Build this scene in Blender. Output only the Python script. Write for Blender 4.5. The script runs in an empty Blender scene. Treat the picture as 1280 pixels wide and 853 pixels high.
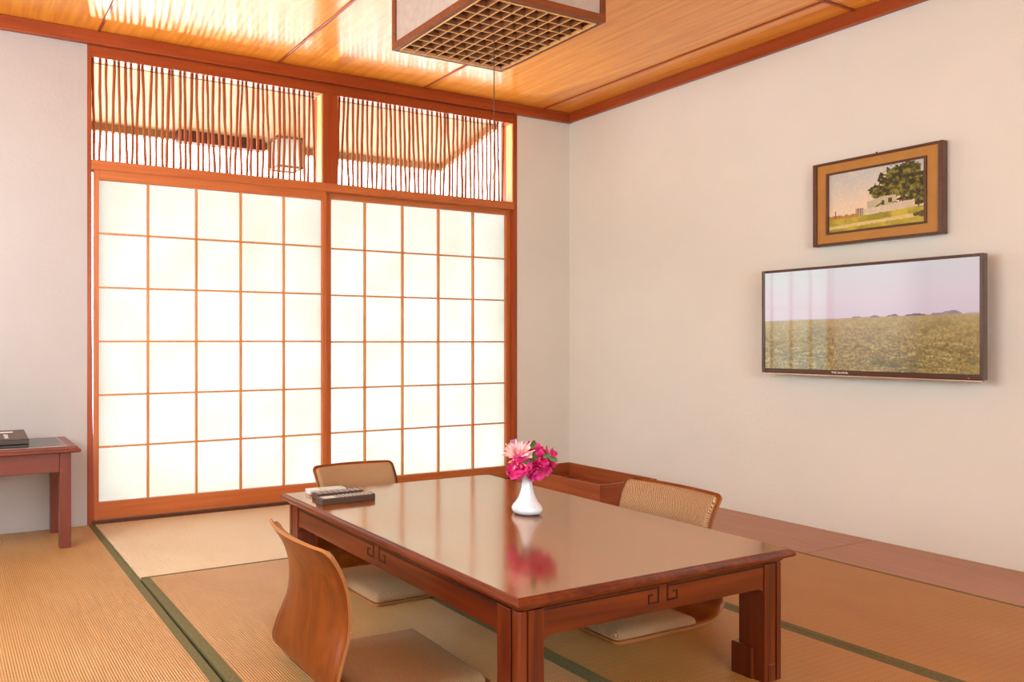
import bpy, bmesh, math, random
import numpy as np
from mathutils import Vector, Matrix

random.seed(7)
rng = np.random.default_rng(11)
S = bpy.context.scene
COL = S.collection
PI = math.pi


# ------------------------------------------------------------------ colour helpers
def lin(r, g, b):
    def f(c):
        c /= 255.0
        return c / 12.92 if c <= 0.04045 else ((c + 0.055) / 1.055) ** 2.4
    return (f(r), f(g), f(b), 1.0)


# ------------------------------------------------------------------ mesh builder
class MB:
    def __init__(self):
        self.v = []
        self.f = []
        self.m = []

    def add(self, verts, faces, mat=0):
        o = len(self.v)
        self.v += [tuple(p) for p in verts]
        self.f += [tuple(i + o for i in fc) for fc in faces]
        self.m += [mat] * len(faces)
        return self

    def box(self, x0, x1, y0, y1, z0, z1, mat=0):
        v = [(x0, y0, z0), (x1, y0, z0), (x1, y1, z0), (x0, y1, z0), (x0, y0, z1), (x1, y0, z1), (x1, y1, z1), (x0, y1, z1)]
        return self.add(v, [(3, 2, 1, 0), (4, 5, 6, 7), (0, 1, 5, 4), (1, 2, 6, 5), (2, 3, 7, 6), (3, 0, 4, 7)], mat)

    def prism(self, pts, ax, a0, a1, mat=0):
        """closed 2-D outline extruded along axis ax; pts use the two other axes in cyclic order"""
        n = len(pts)

        def P(p, a):
            return {'x': (a, p[0], p[1]), 'y': (p[1], a, p[0]), 'z': (p[0], p[1], a)}[ax]
        v = [P(p, a0) for p in pts] + [P(p, a1) for p in pts]
        f = [tuple(range(n - 1, -1, -1)), tuple(range(n, 2 * n))]
        f += [(i, (i + 1) % n, n + (i + 1) % n, n + i) for i in range(n)]
        return self.add(v, f, mat)

    def tube(self, path, rad, n=8, mat=0, cap=True):
        path = [Vector(p) for p in path]
        if not hasattr(rad, '__len__'):
            rad = [rad] * len(path)
        v = []
        up = Vector((0, 0, 1))
        for i, p in enumerate(path):
            t = (path[min(i + 1, len(path) - 1)] - path[max(i - 1, 0)]).normalized()
            a = t.cross(up if abs(t.z) < .9 else Vector((1, 0, 0))).normalized()
            b = t.cross(a)
            for k in range(n):
                c = 2 * PI * k / n
                v.append(p + (a * math.cos(c) + b * math.sin(c)) * rad[i])
        f = []
        for i in range(len(path) - 1):
            for k in range(n):
                f.append((i * n + k, i * n + (k + 1) % n, (i + 1) * n + (k + 1) % n, (i + 1) * n + k))
        if cap:
            f.append(tuple(range(n - 1, -1, -1)))
            f.append(tuple((len(path) - 1) * n + k for k in range(n)))
        return self.add(v, f, mat)

    def lathe(self, prof, n=32, mat=0, c=(0, 0)):
        v = []
        for r, z in prof:
            for k in range(n):
                a = 2 * PI * k / n
                v.append((c[0] + r * math.cos(a), c[1] + r * math.sin(a), z))
        f = []
        for i in range(len(prof) - 1):
            for k in range(n):
                f.append((i * n + k, i * n + (k + 1) % n, (i + 1) * n + (k + 1) % n, (i + 1) * n + k))
        f.append(tuple(range(n - 1, -1, -1)))
        f.append(tuple((len(prof) - 1) * n + k for k in range(n)))
        return self.add(v, f, mat)

    def loops(self, hx, hy, prof, mat=0):
        """rectangular rings (inset, z) stacked and capped"""
        v = []
        for ins, z in prof:
            a, b = hx - ins, hy - ins
            v += [(-a, -b, z), (a, -b, z), (a, b, z), (-a, b, z)]
        f = []
        for i in range(len(prof) - 1):
            for k in range(4):
                f.append((i * 4 + k, i * 4 + (k + 1) % 4, (i + 1) * 4 + (k + 1) % 4, (i + 1) * 4 + k))
        f.append((3, 2, 1, 0))
        n = (len(prof) - 1) * 4
        f.append((n, n + 1, n + 2, n + 3))
        return self.add(v, f, mat)

    def build(self, name, mats, parent=None, bevel=0, smooth=False, loc=None, seg=2):
        me = bpy.data.meshes.new(name)
        me.from_pydata(self.v, [], self.f)
        if not isinstance(mats, (list, tuple)):
            mats = [mats]
        for m in mats:
            me.materials.append(m)
        me.polygons.foreach_set('material_index', self.m)
        bm = bmesh.new()
        bm.from_mesh(me)
        bmesh.ops.recalc_face_normals(bm, faces=bm.faces)
        bm.to_mesh(me)
        bm.free()
        if smooth:
            me.polygons.foreach_set('use_smooth', [True] * len(me.polygons))
        o = bpy.data.objects.new(name, me)
        COL.objects.link(o)
        if parent:
            o.parent = parent
        if loc:
            o.location = loc
        if bevel:
            b = o.modifiers.new('edge', 'BEVEL')
            b.width = bevel
            b.segments = seg
            b.limit_method = 'ANGLE'
            b.angle_limit = math.radians(40)
        return o


def tag(o, label=None, cat=None, group=None, kind=None):
    if label:
        o['label'] = label
    if cat:
        o['category'] = cat
    if group:
        o['group'] = group
    if kind:
        o['kind'] = kind
    return o


def thing(name, label, cat, loc=(0, 0, 0), rz=0, group=None):
    o = bpy.data.objects.new(name, None)
    COL.objects.link(o)
    o.empty_display_size = .05
    o.location = loc
    o.rotation_euler = (0, 0, rz)
    return tag(o, label, cat, group)


def copy_tree(o, parent=None):
    c = o.copy()
    COL.objects.link(c)
    if parent:
        c.parent = parent
    for ch in list(o.children):
        copy_tree(ch, c)
    return c


# ------------------------------------------------------------------ materials
class NT:
    def __init__(self, name):
        self.mat = bpy.data.materials.new(name)
        self.mat.use_nodes = True
        self.t = self.mat.node_tree
        self.t.nodes.clear()
        self.out = self.t.nodes.new('ShaderNodeOutputMaterial')

    def n(self, typ, **kw):
        nd = self.t.nodes.new(typ)
        for k, v in kw.items():
            if k.startswith('_'):
                setattr(nd, k[1:], v)
            else:
                key = k.replace('__', ' ')
                nd.inputs[key].default_value = v
        return nd

    def l(self, a, b):
        self.t.links.new(a, b)

    def coords(self, scale=(1, 1, 1), rot=(0, 0, 0)):
        tc = self.n('ShaderNodeTexCoord')
        mp = self.n('ShaderNodeMapping')
        mp.inputs['Scale'].default_value = scale
        mp.inputs['Rotation'].default_value = rot
        self.l(tc.outputs['Object'], mp.inputs['Vector'])
        return mp.outputs['Vector']

    def noise(self, vec, scale=5, detail=3, rough=.5, dist=0):
        nd = self.n('ShaderNodeTexNoise', Scale=scale, Detail=detail, Roughness=rough, Distortion=dist)
        self.l(vec, nd.inputs['Vector'])
        return nd.outputs['Fac']

    def ramp(self, fac, stops):
        r = self.n('ShaderNodeValToRGB')
        e = r.color_ramp.elements
        while len(e) < len(stops):
            e.new(0.5)
        for i, (p, c) in enumerate(stops):
            e[i].position = p
            e[i].color = c
        self.l(fac, r.inputs['Fac'])
        return r.outputs['Color']

    def mix(self, fac, a, b, mode='MIX'):
        m = self.n('ShaderNodeMix', _data_type='RGBA', _blend_type=mode)
        for s, v in ((m.inputs[0], fac), (m.inputs[6], a), (m.inputs[7], b)):
            if hasattr(v, 'links'):
                self.l(v, s)
            else:
                s.default_value = v
        return m.outputs[2]

    def math(self, op, a, b=None, clamp=False):
        m = self.n('ShaderNodeMath', _operation=op, _use_clamp=clamp)
        for s, v in ((m.inputs[0], a), (m.inputs[1], b)):
            if v is None:
                continue
            if hasattr(v, 'links'):
                self.l(v, s)
            else:
                s.default_value = v
        return m.outputs[0]

    def bsdf(self, col, rough=.5, spec=.5, bump=None, bump_d=.002, **kw):
        p = self.n('ShaderNodeBsdfPrincipled')
        if hasattr(col, 'links'):
            self.l(col, p.inputs['Base Color'])
        else:
            p.inputs['Base Color'].default_value = col
        if hasattr(rough, 'links'):
            self.l(rough, p.inputs['Roughness'])
        else:
            p.inputs['Roughness'].default_value = rough
        p.inputs['Specular IOR Level'].default_value = spec
        for k, v in kw.items():
            p.inputs[k.replace('__', ' ')].default_value = v
        if bump is not None:
            b = self.n('ShaderNodeBump', Strength=1.0, Distance=bump_d)
            self.l(bump, b.inputs['Height'])
            self.l(b.outputs['Normal'], p.inputs['Normal'])
        self.l(p.outputs['BSDF'], self.out.inputs['Surface'])
        return p


def plain(name, col, rough=.5, spec=.5, metal=0, **kw):
    t = NT(name)
    v = t.coords()
    f = t.noise(v, 14, 3)
    c2 = tuple(min(1, x * 1.06) for x in col[:3]) + (1,)
    c1 = tuple(x * .94 for x in col[:3]) + (1,)
    t.bsdf(t.ramp(f, [(.3, c1), (.7, c2)]), rough, spec, Metallic=metal, **kw)
    return t.mat


def wood(name, dark, mid, light, axis='x', rough=.3, spec=.5, fine=1.0, blotch=.35, **kw):
    """grain runs along axis, in object metres"""
    t = NT(name)
    k = {'x': (1.2, 22, 22), 'y': (22, 1.2, 22), 'z': (22, 22, 1.2)}[axis]
    v = t.coords(tuple(a * fine for a in k))
    g = t.noise(v, 1.6, 5, .6, .6)
    k2 = {'x': (3, 130, 130), 'y': (130, 3, 130), 'z': (130, 130, 3)}[axis]
    fine_g = t.noise(t.coords(tuple(a * fine for a in k2)), 1.5, 2, .5)
    big = t.noise(t.coords((2.3, 2.3, 2.3)), 1.4, 3, .55, .4)
    c = t.ramp(g, [(.28, dark), (.5, mid), (.74, light)])
    c = t.mix(t.math('MULTIPLY', fine_g, .45), c, dark)
    c = t.mix(t.math('MULTIPLY', big, blotch), c, light)
    t.bsdf(c, rough, spec, bump=fine_g, bump_d=.0003, **kw)
    return t.mat


M = {}
# plaster
t = NT('plaster')
v = t.coords()
n1 = t.noise(v, .9, 4, .6)
n2 = t.noise(v, 55, 3, .6)
t.bsdf(t.ramp(n1, [(.3, (.68, .685, .635, 1)), (.7, (.735, .74, .695, 1))]), .75, .25, bump=n2, bump_d=.0012)
M['plaster'] = t.mat
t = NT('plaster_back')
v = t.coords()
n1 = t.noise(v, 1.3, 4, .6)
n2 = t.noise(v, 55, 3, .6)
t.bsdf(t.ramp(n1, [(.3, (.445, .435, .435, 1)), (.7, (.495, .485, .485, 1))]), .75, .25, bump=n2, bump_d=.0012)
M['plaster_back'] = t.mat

M['trim'] = wood('red_brown_trim_wood', (.20, .032, .007, 1), (.31, .055, .011, 1), (.42, .085, .02, 1), 'x', .35, .4)
M['trim_y'] = wood('red_brown_trim_wood_lengthwise', (.20, .032, .007, 1), (.31, .055, .011, 1), (.42, .085, .02, 1), 'y', .35, .4)
M['trim_z'] = wood('red_brown_trim_wood_upright', (.20, .032, .007, 1), (.31, .055, .011, 1), (.42, .085, .02, 1), 'z', .35, .4)
M['shoji_wood'] = wood('orange_cedar', (.38, .10, .026, 1), (.50, .145, .04, 1), (.6, .20, .06, 1), 'x', .4, .4)
M['shoji_wood_z'] = wood('orange_cedar_upright', (.38, .10, .026, 1), (.50, .145, .04, 1), (.6, .20, .06, 1), 'z', .4, .4)
M['lattice'] = wood('pale_lattice_wood', (.45, .17, .05, 1), (.58, .25, .085, 1), (.68, .34, .14, 1), 'z', .45, .3)
M['twig'] = wood('twig_bark', (.23, .045, .011, 1), (.34, .080, .021, 1), (.45, .13, .038, 1), 'z', .6, .3)
M['reveal'] = wood('pale_reveal_wood', (.62, .30, .10, 1), (.75, .40, .15, 1), (.82, .50, .22, 1), 'z', .4, .4)
M['sill'] = wood('dark_sill_wood', (.06, .022, .009, 1), (.10, .038, .015, 1), (.15, .06, .022, 1), 'x', .5, .3)
M['veranda'] = wood('veranda_board', (.130, .068, .022, 1), (.147, .084, .031, 1), (.157, .096, .040, 1), 'x', .6, .2)
M['veranda_beam'] = wood('veranda_beam_wood', (.13, .050, .013, 1), (.16, .070, .021, 1), (.18, .088, .029, 1), 'x', .6, .2)
M['dark_beam'] = wood('dark_veranda_wood', (.05, .010, .003, 1), (.066, .014, .005, 1), (.09, .021, .007, 1), 'x', .6, .2)

# ceiling boards: figured orange veneer, varnished
t = NT('ceiling_veneer')
g = t.noise(t.coords((26, 1.5, 26)), 1.3, 5, .6, .5)
fig = t.noise(t.coords((5, 3.2, 5), (0, 0, .5)), 2.2, 4, .55, 1.2)
c = t.ramp(g, [(.25, (.60, .165, .010, 1)), (.5, (.82, .29, .022, 1)), (.75, (.93, .43, .048, 1))])
c = t.mix(t.math('MULTIPLY', fig, .5), c, (.88, .40, .055, 1))
t.bsdf(c, .4, .2, bump=g, bump_d=.0004, Coat__Weight=.7, Coat__Roughness=.17, Coat__IOR=1.75)
M['ceiling'] = t.mat

# tatami
def tatami(name, dark, base, pale, rib=.0125, sheen=.42, ribamp=.5):
    t = NT(name)
    tc = t.n('ShaderNodeTexCoord')
    sep = t.n('ShaderNodeSeparateXYZ')
    t.l(tc.outputs['Object'], sep.inputs[0])
    wob = t.noise(t.coords((3, 3, 3)), 2, 2)
    x = t.math('ADD', sep.outputs[0], t.math('MULTIPLY', wob, .004))
    sx = t.math('SINE', t.math('MULTIPLY', x, 2 * PI / rib))
    rx = t.math('ADD', t.math('MULTIPLY', sx, .5), .5)
    sy = t.math('SINE', t.math('MULTIPLY', sep.outputs[1], 2 * PI / .021))
    ry = t.math('ADD', t.math('MULTIPLY', sy, .5), .5)
    straw = t.noise(t.coords((16, 420, 16)), 1, 3, .6)
    blot = t.noise(t.coords(), 2.6, 4, .6)
    speck = t.noise(t.coords((60, 160, 60)), 1, 3, .7)
    c = t.ramp(blot, [(.3, base), (.72, pale)])
    c = t.mix(t.math('MULTIPLY', t.math('POWER', t.math('SUBTRACT', 1.0, rx), 2.5), ribamp), c, dark)
    c = t.mix(t.math('MULTIPLY', t.math('POWER', t.math('SUBTRACT', 1.0, ry), 8.0), .3), c, dark)
    c = t.mix(t.math('MULTIPLY', t.math('POWER', rx, 4.0), .35), c, pale)
    c = t.mix(t.math('MULTIPLY', straw, .28), c, dark)
    c = t.mix(t.math('MULTIPLY', t.math('POWER', speck, 5.0), 1.2, True), c, pale)
    h = t.math('ADD', t.math('MULTIPLY', rx, 1.0), t.math('MULTIPLY', straw, .35))
    t.bsdf(c, sheen, .75, bump=h, bump_d=.0022)
    return t.mat


M['tatami'] = tatami('rush_weave', (.30, .125, .03, 1), (.53, .272, .078, 1), (.68, .40, .155, 1), .0080, .36, .6)
M['tatami_right'] = tatami('rush_weave_fine', (.28, .11, .020, 1), (.49, .230, .046, 1), (.58, .30, .075, 1), .0085, .48, .5)
M['tatami_pale'] = tatami('rush_weave_faded', (.58, .40, .21, 1), (.78, .60, .37, 1), (.86, .73, .53, 1), .0085, .38, .2)
t = NT('green_mat_border')
w = t.noise(t.coords((300, 300, 300)), 1, 2)
t.bsdf(t.ramp(w, [(.3, (.10, .088, .036, 1)), (.7, (.185, .165, .075, 1))]), .7, .2, bump=w, bump_d=.0006)
M['border'] = t.mat
M['floorboard'] = wood('floor_plank', (.29, .112, .052, 1), (.40, .172, .087, 1), (.48, .23, .125, 1), 'y', .38, .5)

# lacquered table wood
def lacquer(name, dark, mid, light, axis, ior=1.55, crough=.10):
    t = NT(name)
    k = {'x': (1.4, 20, 20), 'y': (20, 1.4, 20), 'z': (20, 20, 1.4)}[axis]
    g = t.noise(t.coords(k), 1.5, 1.5, .5, .6)
    big = t.noise(t.coords((3, 3, 3)), 1.2, 3)
    c = t.ramp(g, [(.25, dark), (.5, mid), (.78, light)])
    c = t.mix(t.math('MULTIPLY', big, .3), c, dark)
    p = t.bsdf(c, .32, .3, Coat__Weight=.55, Coat__Roughness=crough, Coat__IOR=ior)
    if ior > 2:
        # thick polished lacquer: a tinted mirror layer over the wood, unevenly polished
        p.inputs['Coat Weight'].default_value = 0
        p.inputs['Specular IOR Level'].default_value = 0
        g = t.n('ShaderNodeBsdfGlossy', Color=(1, .87, .71, 1), Roughness=crough)
        t.l(t.math('ADD', t.math('MULTIPLY', t.noise(t.coords((9, 2, 9)), 1.5, 2), .09), crough - .04), g.inputs['Roughness'])
        fr = t.n('ShaderNodeFresnel', IOR=ior)
        mx = t.n('ShaderNodeMixShader')
        t.l(fr.outputs[0], mx.inputs[0])
        t.l(p.outputs[0], mx.inputs[1])
        t.l(g.outputs[0], mx.inputs[2])
        t.l(mx.outputs[0], t.out.inputs['Surface'])
    return t.mat


LQ = ((.062, .008, .0016, 1), (.122, .0185, .0034, 1), (.20, .037, .0065, 1))
M['lacquer_y'] = lacquer('lacquered_rosewood', *LQ, 'y')
M['lacquer_x'] = lacquer('lacquered_rosewood_crosswise', *LQ, 'x')
M['lacquer_z'] = lacquer('lacquered_rosewood_upright', *LQ, 'z')
M['lacquer_top'] = lacquer('lacquered_rosewood_top', (.13, .028, .005, 1), (.23, .058, .010, 1), (.33, .095, .02, 1), 'y', 8.5, .125)
M['fret'] = plain('dark_groove_shade', (.022, .006, .003, 1), .5, .3)  # dark colour standing for shade inside the carved fret lines
M['mahogany'] = wood('dark_mahogany', (.11, .022, .013, 1), (.165, .036, .022, 1), (.22, .055, .035, 1), 'x', .3, .5)
M['mahogany_z'] = wood('dark_mahogany_upright', (.11, .022, .013, 1), (.165, .036, .022, 1), (.22, .055, .035, 1), 'z', .3, .5)
M['black_inset'] = plain('dark_table_inset', (.05, .048, .046, 1), .2, .5)
M['pale_line'] = plain('pale_inlay_line', (.55, .42, .33, 1), .4)
M['ply'] = None
t = NT('bent_plywood')
g = t.noise(t.coords((9, 9, 2.2)), 1.6, 5, .6, 1.3)
big = t.noise(t.coords((5, 5, 5)), 1.1, 3, .6, .6)
c = t.ramp(g, [(.25, (.085, .017, .0018, 1)), (.5, (.165, .037, .0035, 1)), (.76, (.27, .072, .008, 1))])
c = t.mix(t.math('MULTIPLY', big, .4), c, (.20, .046, .007, 1))
t.bsdf(c, .33, .3, Coat__Weight=.12, Coat__Roughness=.15)
M['ply'] = t.mat
M['ply_edge'] = plain('plywood_edge', (.34, .145, .045, 1), .5, .3)
t = NT('tweed_fabric')
w1 = t.n('ShaderNodeTexWave', _wave_type='BANDS', _bands_direction='DIAGONAL', Scale=125.0, Distortion=2.0, Detail=1.0)
t.l(t.coords((1, 1, 1)), w1.inputs['Vector'])
w2 = t.noise(t.coords((380, 380, 380)), 1, 2)
f = t.math('ADD', t.math('MULTIPLY', w1.outputs['Fac'], .5), t.math('MULTIPLY', w2, .5))
t.bsdf(t.ramp(f, [(.25, (.15, .075, .033, 1)), (.5, (.36, .205, .105, 1)), (.75, (.60, .40, .23, 1))]), .85, .15, bump=f, bump_d=.0010)
M['fabric'] = t.mat
M['tray'] = wood('tray_wood', (.16, .030, .009, 1), (.27, .058, .015, 1), (.38, .10, .026, 1), 'y', .35, .45)
M['tray_end'] = wood('tray_wood_crosswise', (.16, .030, .009, 1), (.27, .058, .015, 1), (.38, .10, .026, 1), 'x', .35, .45)
M['porcelain'] = plain('white_porcelain', (.70, .79, .90, 1), .12, .6, Coat__Weight=.6, Coat__Roughness=.05)
M['black_plastic'] = plain('black_plastic', (.035, .024, .020, 1), .35, .5)
M['brown_plastic'] = plain('brown_black_plastic', (.075, .045, .033, 1), .38, .5)
M['silver_plastic'] = plain('silver_plastic', (.62, .60, .60, 1), .3, .5)
M['grey_key'] = plain('grey_keys', (.50, .46, .43, 1), .5, .3)
M['white_label'] = plain('white_label', (.85, .80, .76, 1), .5, .3)
M['green_key'] = plain('green_key', (.25, .60, .10, 1), .5)
M['red_key'] = plain('red_key', (.55, .05, .04, 1), .5)
M['bezel'] = plain('tv_bezel', (.075, .032, .020, 1), .18, .6)
M['chrome'] = plain('tv_trim_metal', (.70, .58, .48, 1), .2, .5, 1.0)
M['white_text'] = plain('white_lettering', (.9, .88, .86, 1), .5)
M['frame_dark'] = wood('frame_dark_wood', (.055, .018, .008, 1), (.095, .032, .013, 1), (.14, .05, .02, 1), 'y', .35, .5)
M['frame_gold'] = plain('gold_linen', (.44, .205, .036, 1), .5, .4)
M['wire'] = plain('dark_wire', (.03, .022, .018, 1), .4, .5)
M['cord'] = plain('pull_cord', (.12, .06, .04, 1), .6, .3)
M['knob'] = plain('wooden_pull_knob', (.45, .2, .08, 1), .4)
M['lamp_wood'] = wood('lamp_frame_wood', (.13, .034, .012, 1), (.20, .055, .020, 1), (.28, .085, .03, 1), 'x', .4, .4)
M['lamp_grid'] = wood('lamp_grid_wood', (.17, .062, .022, 1), (.25, .10, .04, 1), (.36, .16, .07, 1), 'x', .45, .4)
M['stem'] = plain('flower_stem', (.10, .18, .05, 1), .5)
M['leaf'] = plain('dark_leaf', (.06, .14, .03, 1), .45)


def petal_mat(name, inner, outer):
    t = NT(name)
    f = t.noise(t.coords((40, 40, 40)), 1.2, 3)
    p = t.bsdf(t.ramp(f, [(.3, inner), (.7, outer)]), .5, .3)
    p.inputs['Subsurface Weight'].default_value = .15
    p.inputs['Subsurface Radius'].default_value = (.01, .004, .006)
    p.inputs['Subsurface Scale'].default_value = .4
    return t.mat


M['magenta'] = petal_mat('magenta_petal', (.72, .012, .22, 1), (.90, .12, .42, 1))
M['pink'] = petal_mat('pale_pink_petal', (.92, .50, .54, 1), (.98, .80, .80, 1))
M['lilac'] = petal_mat('lilac_petal', (.55, .10, .42, 1), (.75, .30, .60, 1))

# shoji paper: light comes through from outside
t = NT('shoji_paper')
f = t.noise(t.coords((1, 1, 1)), 3, 4, .6)
fib = t.noise(t.coords((60, 60, 9)), 1, 3, .6)
c = t.ramp(f, [(.33, (.51, .51, .47, 1)), (.67, (.555, .56, .55, 1))])
c = t.mix(t.math('MULTIPLY', fib, .06), c, (.42, .42, .35, 1))
tr = t.n('ShaderNodeBsdfTranslucent')
df = t.n('ShaderNodeBsdfDiffuse')
mx = t.n('ShaderNodeMixShader', Fac=.3)
t.l(c, tr.inputs['Color'])
t.l(c, df.inputs['Color'])
t.l(tr.outputs[0], mx.inputs[1])
t.l(df.outputs[0], mx.inputs[2])
t.l(mx.outputs[0], t.out.inputs['Surface'])
M['paper'] = t.mat
t = NT('lamp_paper')
f = t.noise(t.coords((30, 30, 30)), 1, 3)
c = t.ramp(f, [(.3, (.66, .60, .55, 1)), (.7, (.74, .69, .64, 1))])
tr = t.n('ShaderNodeBsdfTranslucent')
df = t.n('ShaderNodeBsdfDiffuse')
mx = t.n('ShaderNodeMixShader', Fac=.6)
t.l(c, tr.inputs['Color'])
t.l(c, df.inputs['Color'])
t.l(tr.outputs[0], mx.inputs[1])
t.l(df.outputs[0], mx.inputs[2])
t.l(mx.outputs[0], t.out.inputs['Surface'])
M['lamp_paper'] = t.mat


def picture_mat(name, emit):
    t = NT(name)
    a = t.n('ShaderNodeVertexColor', _layer_name='picture')
    if emit:
        p = t.bsdf((.004, .004, .004, 1), .04, .75)
        p.inputs['IOR'].default_value = 2.1
        t.l(a.outputs['Color'], p.inputs['Emission Color'])
        p.inputs['Emission Strength'].default_value = emit
    else:
        p = t.bsdf(a.outputs['Color'], .5, .3)
    return t.mat


M['tv_picture'] = picture_mat('tv_picture', .70)
M['painting'] = picture_mat('painted_canvas', 0)

# ------------------------------------------------------------------ setting
XL, YR, H = -4.75, -5.3, 2.51           # left wall, rear wall, ceiling
OPL, OPR = -3.288, -.473                # timber-framed opening in the back wall


def struct(o, label=None, cat=None):
    o['kind'] = 'structure'
    if label:
        o['label'] = label
    if cat:
        o['category'] = cat
    return o


struct(MB().box(XL - .12, .12, YR - .12, .12, -.10, -.022).build('floor', M['sill']), 'bare subfloor beneath the straw mats', 'floor')

b = MB()
b.box(XL - .12, .12, YR - .12, .14, H + .004, H + .07)
ceil = b.build('ceiling', M['ceiling'])
struct(ceil, 'varnished orange wood veneer ceiling of the room', 'ceiling')
bat = MB()
for x in (-4.22, -3.235, -2.235, -1.243, -.262):
    bat.box(x - .007, x + .007, YR, -.03, H - .003, H + .004)
for y in (-1.81, -3.6):
    bat.box(XL, 0, y - .007, y + .007, H - .003, H + .004)
bat.build('ceiling_batten', M['trim_y'], ceil, .0015)

b = MB()
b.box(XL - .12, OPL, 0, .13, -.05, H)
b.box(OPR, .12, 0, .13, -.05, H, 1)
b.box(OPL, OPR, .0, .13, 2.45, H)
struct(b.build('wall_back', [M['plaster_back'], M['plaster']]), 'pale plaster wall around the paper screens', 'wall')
b = MB()
b.box(0, .12, YR - .12, 0, -.05, H)
struct(b.build('wall_right', M['plaster']), 'long pale plaster wall with the television', 'wall')
# left and rear walls, each with an unseen window added for fill light
LW = (-2.6, -.72, .75, 2.1)
b = MB()
b.box(XL - .12, XL, YR - .12, LW[0], -.05, H)
b.box(XL - .12, XL, LW[1], 0, -.05, H)
b.box(XL - .12, XL, LW[0], LW[1], -.05, LW[2])
b.box(XL - .12, XL, LW[0], LW[1], LW[3], H)
struct(b.build('wall_left', M['plaster']), 'plaster wall beside the viewer, with a wide window added for fill light', 'wall')
RW = (-4.3, -1.9, .55, 2.05)
b = MB()
b.box(XL, RW[0], YR - .12, YR, -.05, H)
b.box(RW[1], 0, YR - .12, YR, -.05, H)
b.box(RW[0], RW[1], YR - .12, YR, -.05, RW[2])
b.box(RW[0], RW[1], YR - .12, YR, RW[3], H)
struct(b.build('wall_rear', M['plaster']), 'plaster wall behind the viewer, with a wide window added for fill light', 'wall')
b = MB()
for y in (LW[0], (LW[0] + LW[1]) / 2, LW[1]):
    b.box(XL - .08, XL - .03, y - .025, y + .025, LW[2], LW[3])
for z in (LW[2], LW[3]):
    b.box(XL - .08, XL - .03, LW[0], LW[1], z - .025, z + .025)
struct(b.build('fill_window_side', M['trim_y']), 'frame of the window added for fill light in the side wall', 'window')
b = MB()
for x in (RW[0], (RW[0] + RW[1]) / 2, RW[1]):
    b.box(x - .025, x + .025, YR - .08, YR - .03, RW[2], RW[3])
for z in (RW[2], RW[3]):
    b.box(RW[0], RW[1], YR - .08, YR - .03, z - .025, z + .025)
struct(b.build('fill_window_rear', M['trim']), 'frame of the window added for fill light in the rear wall', 'window')

# cornices, posts, rails
struct(MB().box(XL, 0, -.03, 0, 2.445, H + .003).build('trim_1', M['trim'], bevel=.003), 'red-brown cornice along the back wall', 'cornice')
struct(MB().box(-.03, 0, YR, -.03, 2.447, H + .003).build('trim_2', M['trim_y'], bevel=.003), 'red-brown cornice along the right wall', 'cornice')
struct(MB().box(XL, XL + .03, YR, -.03, 2.447, H + .003).build('trim_3', M['trim_y'], bevel=.003), 'red-brown cornice along the left wall', 'cornice')
D0, D1 = -.004, .125
struct(MB().prism([(0, OPL), (2.445, OPL), (2.445, OPL + .021), (1.2, OPL + .023), (0, OPL + .033)], 'y', D0, D1).build('trim_4', M['trim_z'], bevel=.002), 'slim upright post at the left end of the screens', 'post')
b = MB()
b.box(OPR - .031, OPR, D0, D1, .0, 2.445)
rj = struct(b.build('trim_5', M['trim_z'], bevel=.002), 'slim upright post at the right end of the screens', 'post')
struct(MB().box(OPL + .021, OPR - .031, D0, .055, 2.386, 2.445).build('trim_6', M['trim'], bevel=.002), 'head rail above the twig grilles', 'rail')
b = MB()
b.box(OPL + .021, OPR - .031, D0 - .004, D1, 1.818, 1.862)
b.box(OPL + .021, OPR - .031, D0 - .004, D0 + .004, 1.812, 1.818)
b.box(OPL + .021, OPR - .031, .026, .032, 1.805, 1.818)
struct(b.build('trim_7', M['shoji_wood'], bevel=.002), 'grooved lintel rail between screens and grilles', 'rail')
b = MB()
b.box(-1.936, -1.838, D0 - .002, D1, 1.862, 2.386)
struct(b.build('trim_8', M['trim_z'], bevel=.002), 'broad upright post between the two twig grilles', 'post')
b = MB()
b.box(OPL + .021, OPR - .031, -.012, D1, -.022, .016)
struct(b.build('trim_9', M['sill'], bevel=.002), 'dark grooved sill under the sliding screens', 'sill')
# strip of planks along the right wall, in two lengths
struct(MB().box(-.516, 0, -1.874, 0, -.022, 0).build('trim_10', M['floorboard'], bevel=.0015), 'brown floor plank along the right wall, length nearest the corner', 'plank')
struct(MB().box(-.516, 0, YR, -1.878, -.022, 0).build('trim_11', M['floorboard'], bevel=.0015), 'brown floor plank along the right wall, length below the television', 'plank')


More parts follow.
